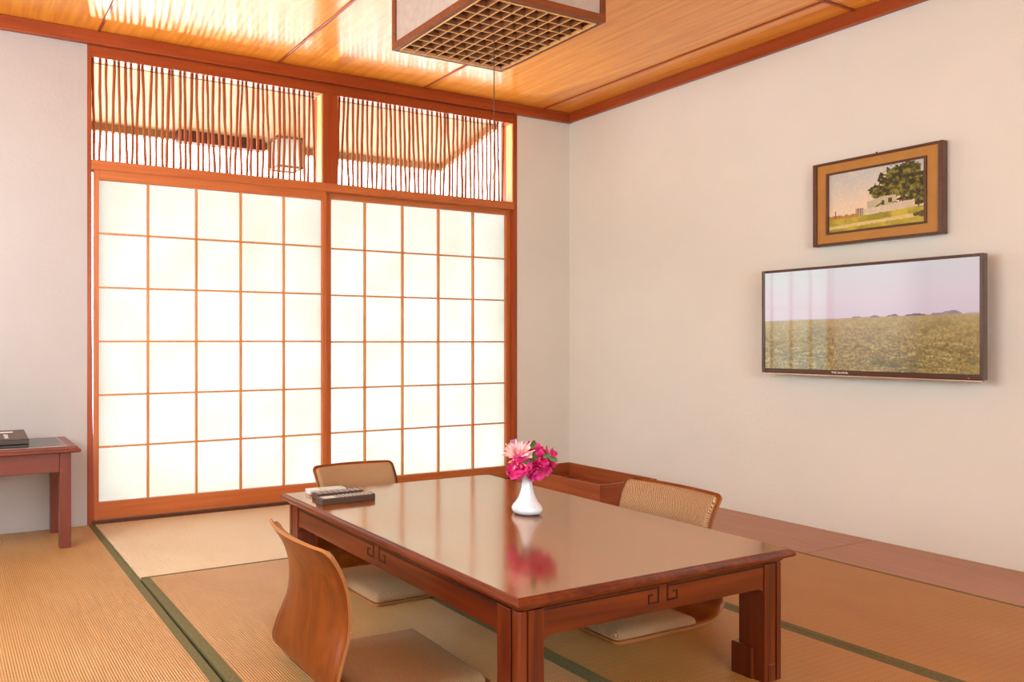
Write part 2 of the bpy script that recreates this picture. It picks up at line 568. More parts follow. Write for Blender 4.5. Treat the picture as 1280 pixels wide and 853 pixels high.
# ---- sliding screens
def shoji(name, label, y, x0, x1, cols, zs, stl, str_, z0, z1, rows, bot, top, thick=.026):
    """frame between x0..x1 with stiles of given widths, lattice at cols and rows, one sheet of paper per pane"""
    root = bpy.data.objects.new(name, None)
    COL.objects.link(root)
    root.location = ((x0 + x1) / 2, y, 0)
    struct(root, label, 'sliding screen')
    cx = (x0 + x1) / 2
    h = thick / 2
    b = MB()
    b.box(x0 - cx, x0 - cx + stl, -h, h, z0, z1)
    b.build('stile', M['shoji_wood_z'], root, .0015)
    b = MB()
    b.box(x1 - cx - str_, x1 - cx, -h, h, z0, z1)
    b.build('stile', M['shoji_wood_z'], root, .0015)
    MB().box(x0 - cx + stl, x1 - cx - str_, -h + .001, h - .001, z0, bot).build('bottom_rail', M['shoji_wood'], root, .0015)
    MB().box(x0 - cx + stl, x1 - cx - str_, -h + .001, h - .001, top, z1).build('top_rail', M['shoji_wood'], root, .0015)
    b = MB()
    for c in cols:
        b.box(c - cx - .0055, c - cx + .0055, -h + .003, h - .006, bot, top)
    for r in rows:
        b.box(x0 - cx + stl, x1 - cx - str_, -h + .005, h - .008, r - .0045, r + .0045)
    b.build('lattice', M['lattice'], root)
    edges_x = [x0 + stl] + list(cols) + [x1 - str_]
    edges_z = [bot] + list(rows) + [top]
    for i in range(len(edges_x) - 1):
        for j in range(len(edges_z) - 1):
            b = MB()
            b.box(edges_x[i] - cx, edges_x[i + 1] - cx, h - .0055, h - .0047, edges_z[j], edges_z[j + 1])
            b.build('paper_pane', M['paper'], root)
    return root


rows = [.3895, .657, .933, 1.211, 1.489]
shoji('door_1', 'left paper sliding screen, in front, overlapping its neighbour', .012, -3.254, -1.913,
      [-2.972, -2.706, -2.448, -2.184], None, .025, .026, .018, 1.816, rows, .107, 1.763)
YB = .044
CX, CY = -3.9711, -3.8976


def xb(x):          # x seen on the wall face, carried back to the rear track
    return CX + (x - CX) * (YB - CY) / (0 - CY)


shoji('door_2', 'right paper sliding screen, on the rear track beside the corner', YB, xb(-1.945), xb(-.541),
      [xb(-1.654), xb(-1.385), xb(-1.115), xb(-.843)], None, .058, .034, .018, 1.816, [r - .003 for r in rows], .098, 1.780)


# ---- twig grilles above
def grille(name, label, x0, x1, n, seed):
    r = random.Random(seed)
    root = bpy.data.objects.new(name, None)
    COL.objects.link(root)
    root.location = ((x0 + x1) / 2, .026, 1.862)
    struct(root, label, 'grille')
    cx = (x0 + x1) / 2
    hh = 2.386 - 1.862
    pitch = (x1 - x0) / n
    for k in range(n):
        x = x0 + pitch * (k + .45) + r.uniform(-.0035, .0035) - cx
        off = [0]
        dv = r.uniform(-.003, .003)
        for i in range(9):
            dv = dv * .6 + r.uniform(-.0024, .0024)
            off.append(off[-1] + dv)
        mean = sum(off) / len(off)
        rad = r.uniform(.0068, .0088)
        path, rr = [], []
        for i in range(10):
            path.append((x + max(-.009, min(.009, off[i] - mean)), r.uniform(-.0015, .0015), hh * i / 9))
            rr.append(rad * r.uniform(.90, 1.12))
        # smooth subdivision of the path
        P2, R2 = [], []
        for i in range(9):
            for u in (0, .5):
                a, c = Vector(path[i]), Vector(path[i + 1])
                P2.append(a.lerp(c, u))
                R2.append(rr[i] * (1 - u) + rr[i + 1] * u)
        P2.append(Vector(path[-1]))
        R2.append(rr[-1])
        MB().tube(P2, R2, 7).build('twig', M['twig'], root, smooth=True)
    MB().tube([(x0 - cx, -.009, hh - .024), (x1 - cx, -.009, hh - .024)], .0019, 6).build('wire', M['wire'], root)
    return root


grille('window_1', 'left grille of upright twigs above the front screen', -3.265, -1.962, 40, 3)
grille('window_2', 'right grille of upright twigs nearer the corner', -1.836, -.552, 38, 5)
# pale inner faces seen edge-on beside each grille
struct(MB().box(-1.944, -1.936, .0, .06, 1.862, 2.386).build('trim_12', M['reveal'], bevel=.001), 'pale inner face of the broad post', 'post')
struct(MB().box(-.512, -.504, .0, .06, 1.862, 2.386).build('trim_13', M['reveal'], bevel=.001), 'pale inner face of the right post', 'post')

# ---- veranda seen through the twigs
pts = [(-4.9, .13), (-.31, .13), (-.335, .36), (.132, 1.56), (.10, 1.62), (-4.9, 1.62)]
vc = MB().prism(pts, 'z', 2.51, 2.54).build('veranda_ceiling', M['veranda'])
struct(vc, 'pale boarded veranda ceiling beyond the twig grilles', 'ceiling')
b = MB()
b.box(-4.9, .10, 1.585, 1.625, 2.455, 2.511)
b.build('eave_beam', M['veranda_beam'], vc)
b = MB()
p0, p1 = Vector((.115, 1.60, 0)), Vector((-.335, .36, 0))
nn = Vector((p1.y - p0.y, -(p1.x - p0.x), 0)).normalized() * .035
v = [p0, p1, p1 + nn, p0 + nn]
b.add([(q.x, q.y, 2.46) for q in v] + [(q.x, q.y, 2.511) for q in v], [(3, 2, 1, 0), (4, 5, 6, 7), (0, 1, 5, 4), (1, 2, 6, 5), (2, 3, 7, 6), (3, 0, 4, 7)])
b.build('eave_beam', M['veranda_beam'], vc)
struct(MB().box(-2.36, -1.66, 1.50, 1.58, 2.425, 2.51).build('trim_14', M['dark_beam'], bevel=.004), 'dark beam under the veranda ceiling edge', 'beam')
struct(MB().box(-6, 4, 3.55, 3.65, -2.2, -.40).build('low_light_blocker', M['plaster']), 'unseen slab added to keep the low lamp off the paper screens', 'wall')  # out-of-view slab, added to block the low lamp below the twigs

lan = thing('hanging_lantern', 'square wooden lantern under the veranda ceiling beyond the left twig grille', 'lantern', (-1.52, 1.42, 2.42))
b = MB()
for sx in (-.1, .1):
    for sy in (-.08, .08):
        b.box(sx - .008, sx + .008, sy - .008, sy + .008, 0, .24)
for z in (0, .225):
    b.box(-.108, .108, -.088, -.072, z, z + .016)
    b.box(-.108, .108, .072, .088, z, z + .016)
    b.box(-.108, -.092, -.08, .08, z, z + .016)
    b.box(.092, .108, -.08, .08, z, z + .016)
b.build('frame', M['veranda_beam'], lan)
MB().box(-.092, .092, -.072, .072, .01, .23).build('lamp_shade', M['paper'], lan)
MB().tube([(0, 0, .24), (0, 0, .085 + .01)], .004, 6).build('hanger', M['wire'], lan)
lan.children[-1].location = (0, 0, 0)
lan.location.z = 2.27

# ------------------------------------------------------------------ straw mats
def mat(label, x0, x1, y0, y1, m, bl=.0, br=.0, skew=0.0, bt=0.0):
    root = thing('tatami_mat', label, 'straw mat', ((x0 + x1) / 2, (y0 + y1) / 2, -.022), 0, 'straw mats on the floor')
    cx, cy = (x0 + x1) / 2, (y0 + y1) / 2
    g = .0015

    def slab(a0, a1, c0, c1, z1, nm, mm):
        def sk(y):
            return skew * (y - y1)
        b = MB()
        v = []
        for z in (0, z1):
            v += [(a0 - cx - sk(c0), c0 - cy, z), (a1 - cx - sk(c0), c0 - cy, z), (a1 - cx - sk(c1), c1 - cy, z), (a0 - cx - sk(c1), c1 - cy, z)]
        b.add(v, [(3, 2, 1, 0), (4, 5, 6, 7), (0, 1, 5, 4), (1, 2, 6, 5), (2, 3, 7, 6), (3, 0, 4, 7)])
        return b.build(nm, mm, root, .0015)
    slab(x0 + g + bl, x1 - g - br, y0 + g + bt, y1 - g, .022, 'woven_cover', m)
    if bl:
        slab(x0 + g, x0 + g + bl, y0 + g, y1 - g, .0220, 'cloth_border', M['border'])
    if br:
        slab(x1 - g - br, x1 - g, y0 + g, y1 - g, .0220, 'cloth_border', M['border'])
    if bt:
        slab(x0 + g, x1 - g, y0 + g, y0 + g + bt, .0220, 'cloth_border', M['border'])
    return root


MY = -.013
mat('ribbed tan straw mat under the small dark side table', XL, -3.252, -1.97 - 1.9, MY, M['tatami'], 0, .031, -.007)
mat('faded pale straw mat along the foot of the paper screens', -3.250, -1.4535, -.972, MY, M['tatami_pale'], 0, 0, 0, .012)
mat('ribbed straw mat under the chair with its wooden back towards the viewer', -3.252, -2.330, -3.87, -.973, M['tatami'], .036, .026)
mat('straw mat in the middle, under most of the lacquered table', -2.329, -1.4535, -3.87, -.973, M['tatami_right'], .03, .032)
mat('orange straw mat next to the brown planks by the right wall', -1.4525, -.518, -3.87, MY, M['tatami_right'], .032, .018)
mat('straw mat behind the viewer, across the rear of the room', XL, -.518, YR, -3.871, M['tatami'], 0, 0)

# ------------------------------------------------------------------ low table
TX, TY, TA = -2.3233, -1.9768, -.007
HX, HY = .4907, .6437
tb = thing('low_table', 'low lacquered red-brown table holding the vase of flowers', 'table', (TX, TY, .0004), TA)
prof = [(.040, .322), (.030, .324), (.024, .3285), (.0215, .334), (.014, .3365), (.006, .340), (.0015, .3445), (0, .349), (.0012, .3535), (.005, .3575), (.0095, .3592), (.0115, .3622), (.014, .3626)]
MB().loops(HX, HY, prof).build('tabletop', [M['lacquer_y'], M['lacquer_top']], tb)
tb.children[0].data.polygons[-1].material_index = 1
LO, A = .024, .074
a = A
leg_poly = [(-a, -a), (0, -a), (0, -.028), (-.006, -.028), (-.006, -.0225), (0, -.0225), (0, -.006), (-.002, -.002), (-.006, 0),
            (-.0225, 0), (-.0225, -.006), (-.028, -.006), (-.028, 0), (-a, 0)]
for sx in (-1, 1):
    for sy in (-1, 1):
        pl = [(sx * (HX - LO + p[0]), sy * (HY - LO + p[1])) for p in leg_poly]
        lg = MB().prism(pl, 'z', 0, .324).build('leg', M['lacquer_z'], tb, .0012)
        X, Y = sx * (HX - LO), sy * (HY - LO)
        ax0, ax1 = sorted((X - sx * (a + .008), X - sx * .031))
        ay0, ay1 = sorted((Y - sy * (a + .018), Y - sy * .031))
        MB().box(ax0, ax1, ay0, ay1, .0, .088).build('foot', M['lacquer_z'], lg, .003)
        bx0, bx1 = sorted((X - sx * .060, X - sx * .034))
        by0, by1 = sorted((Y - sy * .020, Y + sy * .0025))
        MB().box(bx0, bx1, by0, by1, 0, .05).build('foot_scroll', M['lacquer_z'], lg, .003)
ZB, ZT, RS = .259, .324, .022


def apron(axis, sgn):
    half = (HX if axis == 'x' else HY) - LO - A
    face = sgn * ((HY if axis == 'x' else HX) - LO - .004)
    back = face - sgn * .022
    pts = [(-half, ZT), (-half, ZB - RS)]
    for k in range(1, 7):
        an = PI - k * PI / 12
        pts.append((-half + RS + RS * math.cos(an), ZB - RS + RS * math.sin(an)))
    pts2 = [(-p, z) for p, z in reversed(pts)]
    out = pts + pts2                      # (along, z)
    b = MB()
    lo, hi = sorted((face, back))
    if axis == 'x':
        b.prism([(z, p) for p, z in out], 'y', lo, hi)
    else:
        b.prism(out, 'x', lo, hi)
    ap = b.build('apron', M['lacquer_x' if axis == 'x' else 'lacquer_y'], tb)
    # hooked fret lines: raised dark strips colouring in the shade of carved grooves
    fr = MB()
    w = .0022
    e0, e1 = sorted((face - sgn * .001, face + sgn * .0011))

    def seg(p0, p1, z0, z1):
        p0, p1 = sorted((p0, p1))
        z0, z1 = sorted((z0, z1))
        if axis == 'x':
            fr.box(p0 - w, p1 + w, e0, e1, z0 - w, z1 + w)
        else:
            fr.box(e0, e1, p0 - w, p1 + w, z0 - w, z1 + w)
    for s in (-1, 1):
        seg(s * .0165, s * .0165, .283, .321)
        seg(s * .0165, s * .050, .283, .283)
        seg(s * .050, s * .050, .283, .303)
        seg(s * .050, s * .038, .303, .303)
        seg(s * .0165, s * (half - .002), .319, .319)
    fr.build('fret_groove_shade', M['fret'], ap)


apron('x', -1)
apron('x', 1)
apron('y', -1)
apron('y', 1)


# ------------------------------------------------------------------ legless floor chairs
def catmull(P, n):
    out = []
    P = [np.array(p, float) for p in P]
    P = [2 * P[0] - P[1]] + P + [2 * P[-1] - P[-2]]
    for i in range(1, len(P) - 2):
        for k in range(n):
            u = k / n
            out.append(.5 * (2 * P[i] + (P[i + 1] - P[i - 1]) * u + (2 * P[i - 1] - 5 * P[i] + 4 * P[i + 1] - P[i + 2]) * u * u +
                             (3 * P[i] - P[i - 1] - 3 * P[i + 1] + P[i + 2]) * u ** 3))
    out.append(P[-2])
    return out


CTRL = [(.512, .011, .196), (.40, .010, .198), (.27, .010, .200), (.16, .010, .203), (.085, .019, .206), (.040, .056, .208), (.034, .112, .204),
        (.043, .175, .195), (.053, .235, .189), (.049, .300, .188), (.026, .362, .191), (-.014, .421, .194)]
CURVE = catmull(CTRL, 8)
_seg = [0.0]
for i in range(1, len(CURVE)):
    _seg.append(_seg[-1] + float(np.linalg.norm(CURVE[i][:2] - CURVE[i - 1][:2])))
LEN = _seg[-1]


def at_s(s):
    s = max(0, min(LEN, s))
    for i in range(1, len(_seg)):
        if s <= _seg[i] + 1e-9:
            u = (s - _seg[i - 1]) / (_seg[i] - _seg[i - 1])
            return CURVE[i - 1] * (1 - u) + CURVE[i] * u
    return CURVE[-1]


def surf(s, tt, off, hw=None):
    """point on the sitter's side of the shell"""
    p = at_s(s)
    q0, q1 = at_s(s - .008), at_s(s + .008)
    T = (q1 - q0)[:2]
    T = T / np.linalg.norm(T)
    N = np.array([T[1], -T[0]])
    h = p[2] if hw is None else hw
    ramp = max(0.0, min(1.0, (p[1] - .07) / .12))
    bow = .030 * ramp * (tt * h / .19) ** 2
    return (p[0] + bow + N[0] * off, tt * h, p[1] + N[1] * off)


def s_samples(s0, s1, n, r):
    base = [s0 + (s1 - s0) * i / n for i in range(n + 1)]
    ends = [r * (1 - math.cos(k * PI / 16)) for k in range(1, 8)]
    return sorted(set([round(x, 5) for x in base] + [round(s0 + e, 5) for e in ends] + [round(s1 - e, 5) for e in ends]))


def shrink(s, s0, s1, r):
    e = min(s - s0, s1 - s)
    if e >= r:
        return 0.0
    return r - math.sqrt(max(0, r * r - (r - e) ** 2))


def chair_shell():
    r = .022
    ss = s_samples(0, LEN, 60, r)
    nt = 14
    b = MB()
    inner, outer = [], []
    for s in ss:
        hw = at_s(s)[2] - shrink(s, 0, LEN, r)
        for k in range(nt + 1):
            tt = -1 + 2 * k / nt
            inner.append(surf(s, tt, 0, hw))
            outer.append(surf(s, tt, -.009, hw))
    n = len(ss)
    f, fe = [], []
    o = len(inner)
    for i in range(n - 1):
        for k in range(nt):
            q = (i * (nt + 1) + k, i * (nt + 1) + k + 1, (i + 1) * (nt + 1) + k + 1, (i + 1) * (nt + 1) + k)
            f.append(q)
            f.append(tuple(o + j for j in reversed(q)))
        for k in (0, nt):
            p, q = i * (nt + 1) + k, (i + 1) * (nt + 1) + k
            fe.append((p, q, o + q, o + p))
    for i in (0, n - 1):
        for k in range(nt):
            p, q = i * (nt + 1) + k, i * (nt + 1) + k + 1
            fe.append((p, q, o + q, o + p))
    b.add(inner + outer, f, 0)
    for q in fe:
        b.f.append(q)
        b.m.append(1)
    return b


def chair_pad(s0, s1, inset, thick, r=.020):
    ss = s_samples(s0, s1, 40, r)
    nt = 22
    b = MB()
    top, bot = [], []
    for s in ss:
        hw = at_s(s)[2] - inset - shrink(s, s0, s1, r)
        es = min(s - s0, s1 - s)
        for k in range(nt + 1):
            u = -1 + 2 * k / nt
            tt = math.sin(u * PI / 2) if abs(u) < 1 else u
            et = (1 - abs(tt)) * hw
            e = min(es, et)
            R = thick * 1.15
            hgt = thick * (math.sqrt(max(0, 1 - (1 - min(1, e / R)) ** 2))) * .82 + thick * .18 * min(1, e / .12) + .0008
            top.append(surf(s, tt, hgt, hw))
            bot.append(surf(s, tt, .0004, hw))
    n = len(ss)
    o = len(top)
    f = []
    for i in range(n - 1):
        for k in range(nt):
            q = (i * (nt + 1) + k, i * (nt + 1) + k + 1, (i + 1) * (nt + 1) + k + 1, (i + 1) * (nt + 1) + k)
            f.append(q)
            f.append(tuple(o + j for j in reversed(q)))
        for k in (0, nt):
            p, q = i * (nt + 1) + k, (i + 1) * (nt + 1) + k
            f.append((p, q, o + q, o + p))
    for i in (0, n - 1):
        for k in range(nt):
            p, q = i * (nt + 1) + k, i * (nt + 1) + k + 1
            f.append((p, q, o + q, o + p))
    return b.add(top + bot, f)


ch = thing('floor_chair', 'legless bent plywood chair showing its bare wooden back, left of the table', 'chair', (-3.118, -2.080, 0), -.035, 'legless chairs around the low table')
chair_shell().build('shell', [M['ply'], M['ply_edge']], ch, smooth=False)
sh = ch.children[0]
sh.data.polygons.foreach_set('use_smooth', [p.material_index == 0 for p in sh.data.polygons])
chair_pad(.008, .375, .010, .026).build('seat_pad', M['fabric'], ch, smooth=True)
chair_pad(LEN - .285, LEN - .012, .010, .015).build('back_pad', M['fabric'], ch, smooth=True)
for loc, rz, lab in (((-2.392, -1.132, 0), -PI / 2, 'legless chair at the far end of the table, its padded back against the paper screens'),
                     ((-1.582, -2.050, 0), PI, 'legless chair with padded back on the wall side of the table')):
    c = copy_tree(ch)
    c.location = loc
    c.rotation_euler = (0, 0, rz)
    c['label'] = lab

# ------------------------------------------------------------------ trays stacked on the planks
def tray(label, z, zh):
    x0, x1, y0, y1 = -.885, -.465, -1.075, -.454
    cx, cy = (x0 + x1) / 2, (y0 + y1) / 2
    hx, hy = (x1 - x0) / 2, (y1 - y0) / 2
    r = thing('wooden_tray', label, 'tray', (cx, cy, z + .0005), 0, 'stacked wooden trays')
    MB().box(-hx + .01, hx - .01, -hy + .01, hy - .01, .002, .010).build('base', M['tray'], r)
    for s in (-1, 1):
        lo, hi = sorted((s * hx, s * (hx - .012)))
        MB().box(lo, hi, -hy, hy, 0, zh).build('side_board', M['tray'], r, .0015)
    for s in (-1, 1):
        # end board with an oval grip hole
        lo, hi = sorted((s * hy, s * (hy - .012)))
        n = 20
        zc, rx, rz = zh * .60, .055, .017
        outer, inner = [], []
        for k in range(n):
            an = 2 * PI * k / n
            ca, sa = math.cos(an), math.sin(an)
            px = (rx - rz) * (1 if ca > 0 else -1) * (1 if abs(ca) > .02 else 0) + rz * ca
            pz = zc + rz * sa
            inner.append((px, pz))
            w, hgt = hx - .012, zh / 2
            kf = min(w / abs(ca) if abs(ca) > 1e-6 else 1e9, hgt / abs(sa) if abs(sa) > 1e-6 else 1e9)
            outer.append((ca * kf, zh / 2 + sa * kf))
        # make sure the corners are hit
        for cxx, czz in ((1, 1), (-1, 1), (-1, -1), (1, -1)):
            tgt = (cxx * (hx - .012), zh / 2 + czz * zh / 2)
            j = min(range(n), key=lambda i: (outer[i][0] - tgt[0]) ** 2 + (outer[i][1] - tgt[1]) ** 2)
            outer[j] = tgt
        v = [(p[0], lo, p[1]) for p in outer] + [(p[0], lo, p[1]) for p in inner] + [(p[0], hi, p[1]) for p in outer] + [(p[0], hi, p[1]) for p in inner]
        f = []
        for k in range(n):
            q = (k + 1) % n
            f += [(k, q, n + q, n + k), (2 * n + k, 3 * n + k, 3 * n + q, 2 * n + q), (n + k, n + q, 3 * n + q, 3 * n + k), (k, 2 * n + k, 2 * n + q, q)]
        MB().add(v, f).build('end_board', M['tray_end'], r)
    return r


tray('reddish wooden tray with grip holes, lower one of the stack', 0, .098)
tray('reddish wooden tray with grip holes, open on top of another tray', .0985, .0915)

# ------------------------------------------------------------------ side table, telephone
st = thing('side_table', 'small dark mahogany side table against the plaster wall', 'table', (-3.90, -.222, .0002))
X0, X1, Y0, Y1 = -.52, .503, -.205, .2
b = MB()
b.loops(.5115, .2025, [(.012, .431), (.004, .433), (.0, .438), (0, .444), (.004, .4485), (.010, .450), (.012, .457), (.016, .4595)])
tt = b.build('tabletop', M['mahogany'], st)
MB().box(-.45, .450, -.165, .165, .4595, .4605).build('inset_panel', M['black_inset'], tt)
b = MB()
for s in (-1, 1):
    b.box(-.453, .453, s * .167 - .002, s * .167 + .002, .4595, .4607)
    b.box(s * .452 - .002, s * .452 + .002, -.167, .167, .4595, .4607)
b.build('inlay_line', M['pale_line'], tt)
for x in (-.471, .422):
    for y in (-.180, .122):
        MB().box(x, x + .049, y, y + .049, 0, .431).build('leg', M['mahogany_z'], st, .002)
b = MB()
b.box(-.422, .422, -.172, -.152, .344, .431)
b.build('apron', M['mahogany'], st, .002)
MB().box(-.422, .422, .145, .163, .344, .431).build('apron', M['mahogany'], st, .002)
for x in (-.462, .444):
    MB().box(x, x + .018, -.131, .122, .344, .431).build('apron', M['mahogany'], st, .002)

ph = thing('desk_telephone', 'flat black desk telephone with white label on the side table', 'telephone', (-3.745, -.247, .4607))
b = MB()
b.prism([(-.105, .0), (.11, .0), (.11, .055), (-.105, .035), (-.110, .030), (-.110, .014), (-.100, .010), (-.105, .008)], 'x', -.14, .14)
b.build('base', M['black_plastic'], ph, .002)
b = MB()


def slope(y):
    return .035 + (y + .105) * (.02 / .215)


def plate(b, x0, x1, y0, y1, h):
    v = []
    for dz in (-.0015, h):
        v += [(x0, y0, slope(y0) + dz), (x1, y0, slope(y0) + dz), (x1, y1, slope(y1) + dz), (x0, y1, slope(y1) + dz)]
    b.add(v, [(3, 2, 1, 0), (4, 5, 6, 7), (0, 1, 5, 4), (1, 2, 6, 5), (2, 3, 7, 6), (3, 0, 4, 7)])


plate(b, -.135, .135, -.09, .10, .0012)
b.build('face_plate', M['brown_plastic'], ph)
b = MB()
plate(b, .005, .085, .045, .065, .0022)
b.build('label_strip', M['white_label'], ph)
for i in range(4):
    for j in range(3):
        b = MB()
        plate(b, -.11 + i * .05, -.093 + i * .05, -.075 + j * .030, -.058 + j * .030, .004)
        b.build('key', M['grey_key'], ph)


# ------------------------------------------------------------------ remote controls
def remote(label, loc, rz, L, W, T, body, keyrows, win=None, taper=0):
    r = thing('remote_control', label, 'remote control', loc, rz, 'remote controls on the table corner')
    pts = [(-L / 2, -W / 2), (L / 2 - taper, -W / 2), (L / 2, -W / 2 + taper * .45), (L / 2, W / 2 - taper * .45), (L / 2 - taper, W / 2), (-L / 2, W / 2)]
    MB().prism(pts, 'z', 0, T).build('case', body, r, .003, seg=3)
    b = MB()
    nk = keyrows
    x0, x1 = (-L * .18 if win else -L * .42), L * .40
    for i in range(nk):
        for j in range(3):
            x = x0 + (x1 - x0) * i / (nk - 1)
            y = (-W * .28, 0, W * .28)[j]
            k_ = MB().box(x - L * .014, x + L * .014, y - W * .08, y + W * .08, T - .001, T + .0022)
            k_.build('button', M['grey_key'] if body is not M['silver_plastic'] else M['green_key'], r, .0006)
    if win:
        MB().box(-L * .44, -L * .22, -W * .36, W * .36, T - .001, T + .0006).build('window', win, r)
    return r


remote('long dark remote control, front one of three on the table corner', (-2.655, -1.560, .3626), .02, .225, .048, .022, M['brown_plastic'], 9, M['silver_plastic'], .022)
remote('dark remote control lying between the front and the silver one', (-2.640, -1.470, .3626), .02, .195, .046, .020, M['brown_plastic'], 8, None, .01)
remote('short silver remote control, rearmost of three on the table', (-2.650, -1.392, .3626), -.06, .150, .048, .018, M['silver_plastic'], 2, M['white_label'], .004)

# ------------------------------------------------------------------ vase and flowers
VX, VY, VZ = -2.205, -1.979, .3626
va = MB()
vp = [(.020, 0), (.036, .001), (.045, .006), (.0495, .014), (.0495, .020), (.045, .029), (.036, .040), (.0285, .053), (.0225, .068), (.0185, .085), (.0160, .105), (.0152, .120), (.0165, .131), (.0180, .135),
      (.0165, .1355), (.0135, .131), (.0125, .115), (.014, .09), (.018, .068), (.022, .055), (.010, .045)]
va.lathe(vp, 40)
vo = va.build('flower_vase', M['porcelain'], None, smooth=True, loc=(VX, VY, VZ))
tag(vo, 'small white porcelain vase with a flared foot on the table', 'vase')

yaw = .4416
CR = Vector((math.cos(yaw), -math.sin(yaw), 0))
CF = Vector((math.sin(yaw), math.cos(yaw), 0))


def petal(b, base, d, side, L, W, curl, ruffle, r, mat=0, tip=.5):
    """a cupped petal: grid of 5 x 5 with thickness from both faces"""
    nrm = d.cross(side).normalized()
    rows_, cols_ = 6, 5
    v = []
    for i in range(rows_):
        u = i / (rows_ - 1)
        w = W * (math.sin(PI * min(1, u * .80 + .10)) ** .8) * (1 if u < .95 else tip + .35)
        for j in range(cols_):
            q = -1 + 2 * j / (cols_ - 1)
            p = base + d * (L * u) + side * (w * q * .5) + nrm * (curl * L * u * u - .18 * w * (1 - q * q) + ruffle * r.uniform(-1, 1) * u)
            v.append(p)
    f = []
    for i in range(rows_ - 1):
        for j in range(cols_ - 1):
            f.append((i * cols_ + j, i * cols_ + j + 1, (i + 1) * cols_ + j + 1, (i + 1) * cols_ + j))
    b.add(v, f, mat)


def flower(name, label, u, w, z, R, kind, seed, face=None):
    """u, w: offsets right / towards the back as one stands before the vase; z: height above table"""
    r = random.Random(seed)
    c = Vector((VX, VY, VZ)) + CR * u + CF * w + Vector((0, 0, z))
    root = thing(name, label, 'flower', (VX, VY, VZ + .12), 0, 'flowers in the white vase')
    o = Vector((VX, VY, VZ + .12))
    ax = (face if face else (CR * u * 3 - CF * .06 + Vector((0, 0, .08)))).normalized()
    s0 = ax.cross(Vector((.3, .2, 1))).normalized()
    s1 = ax.cross(s0)
    b = MB()
    if kind == 'mum':
        layers = [(18, .25, 1.0, .16), (16, .55, .92, .16), (12, .9, .8, .16), (8, 1.25, .6, .15)]
    elif kind == 'bud':
        layers = [(6, 1.25, 1.0, .5), (5, 1.4, .8, .5)]
    else:
        layers = [(7, .10, 1.0, .75), (7, .45, .95, .75), (6, .8, .85, .7), (5, 1.15, .65, .6)]
    for (n, el, ls, wf) in layers:
        for k in range(n):
            a = 2 * PI * k / n + r.uniform(-.2, .2) + el
            e = el + r.uniform(-.14, .14)
            d = (s0 * math.cos(a) + s1 * math.sin(a)) * math.cos(e) + ax * math.sin(e)
            side = (s1 * math.cos(a) - s0 * math.sin(a))
            L = R * ls * r.uniform(.88, 1.08)
            petal(b, c - o, d.normalized(), side, L, R * wf * r.uniform(.85, 1.1) * (1 if kind != 'mum' else 1), r.uniform(-.05, .22), .0 if kind == 'mum' else R * .055, r)
    b.build('petals', M['pink'] if kind == 'mum' else M['lilac'] if kind == 'bud' else M['magenta'], root, smooth=True)
    st_ = MB()
    p0 = Vector((u * .03, 0, -.05))
    st_.tube([p0, Vector((CR.x * u * .15, CR.y * u * .15, .02)), (c - o) * .6 + Vector((0, 0, .006)), c - o], [.0022, .002, .0019, .0025], 6)
    st_.build('stem', M['stem'], root, smooth=True)
    return root


fl = []
fl.append(flower('chrysanthemum', 'pale pink spiky-petalled bloom at the upper left of the vase', -.030, .000, .192, .060, 'mum', 2, (-CR * .30 - CF * .75 + Vector((0, 0, .75)))))
fl.append(flower('flower_bud', 'small lilac bud peeking out above the pale pink bloom', -.036, .012, .232, .018, 'bud', 4))
fl.append(flower('carnation', 'ruffled magenta bloom below the pale pink one', -.030, -.026, .160, .044, 'carn', 6, (-CR * .4 - CF * .9 + Vector((0, 0, .15)))))
fl.append(flower('carnation', 'ruffled magenta bloom hanging over the vase lip', .018, -.034, .148, .038, 'carn', 8, (CR * .1 - CF * .9 - Vector((0, 0, .45)))))
fl.append(flower('carnation', 'ruffled magenta bloom farthest right in the vase', .066, -.004, .184, .042, 'carn', 10, (CR * .9 - CF * .5 + Vector((0, 0, .25)))))
fl.append(flower('carnation', 'ruffled magenta bloom behind the dark green leaves', .030, .020, .205, .042, 'carn', 12, (CR * .3 - CF * .3 + Vector((0, 0, .9)))))
fl.append(flower('carnation', 'ruffled magenta bloom in the middle of the bunch', .028, -.032, .182, .036, 'carn', 15, (CR * .3 - CF * 1.0 + Vector((0, 0, .1)))))
fl.append(flower('carnation', 'small magenta bloom hanging lowest on the left of the bunch', -.048, -.010, .140, .026, 'carn', 17, (-CR * .8 - CF * .5 - Vector((0, 0, .3)))))
fl.append(flower('carnation', 'magenta bloom between the hanging one and the farthest right one', .050, -.018, .158, .034, 'carn', 19, (CR * .6 - CF * .8 - Vector((0, 0, .1)))))
# leaves: one small sprig standing among the blooms
sp = thing('leaf_sprig', 'dark green leafy sprig among the magenta blooms', 'leaves', (VX, VY, VZ + .12))
r = random.Random(20)
st_ = MB()
st_.tube([(0, 0, -.05), (CR.x * .008, CR.y * .008, .03), tuple(CR * .028 - CF * .035 + Vector((0, 0, .075)))], .0018, 6)
st_.build('stem', M['stem'], sp, smooth=True)
for (u, w, z, du, dz, L) in ((.012, -.066, .070, -.5, .5, .024), (.030, -.070, .078, .6, .35, .026), (.050, -.066, .076, .7, -.25, .028), (.004, -.050, .062, -.7, .3, .022), (.010, -.02, .098, .2, 1, .03), (-.020, -.074, .058, -.6, .25, .020)):
    b = MB()
    d = (CR * du + Vector((0, 0, dz)) - CF * .15).normalized()
    petal(b, CR * u + CF * w + Vector((0, 0, z)), d, d.cross(CF).normalized(), L, L * .6, .15, 0, r, tip=.1)
    b.build('leaf', M['leaf'], sp, smooth=True)


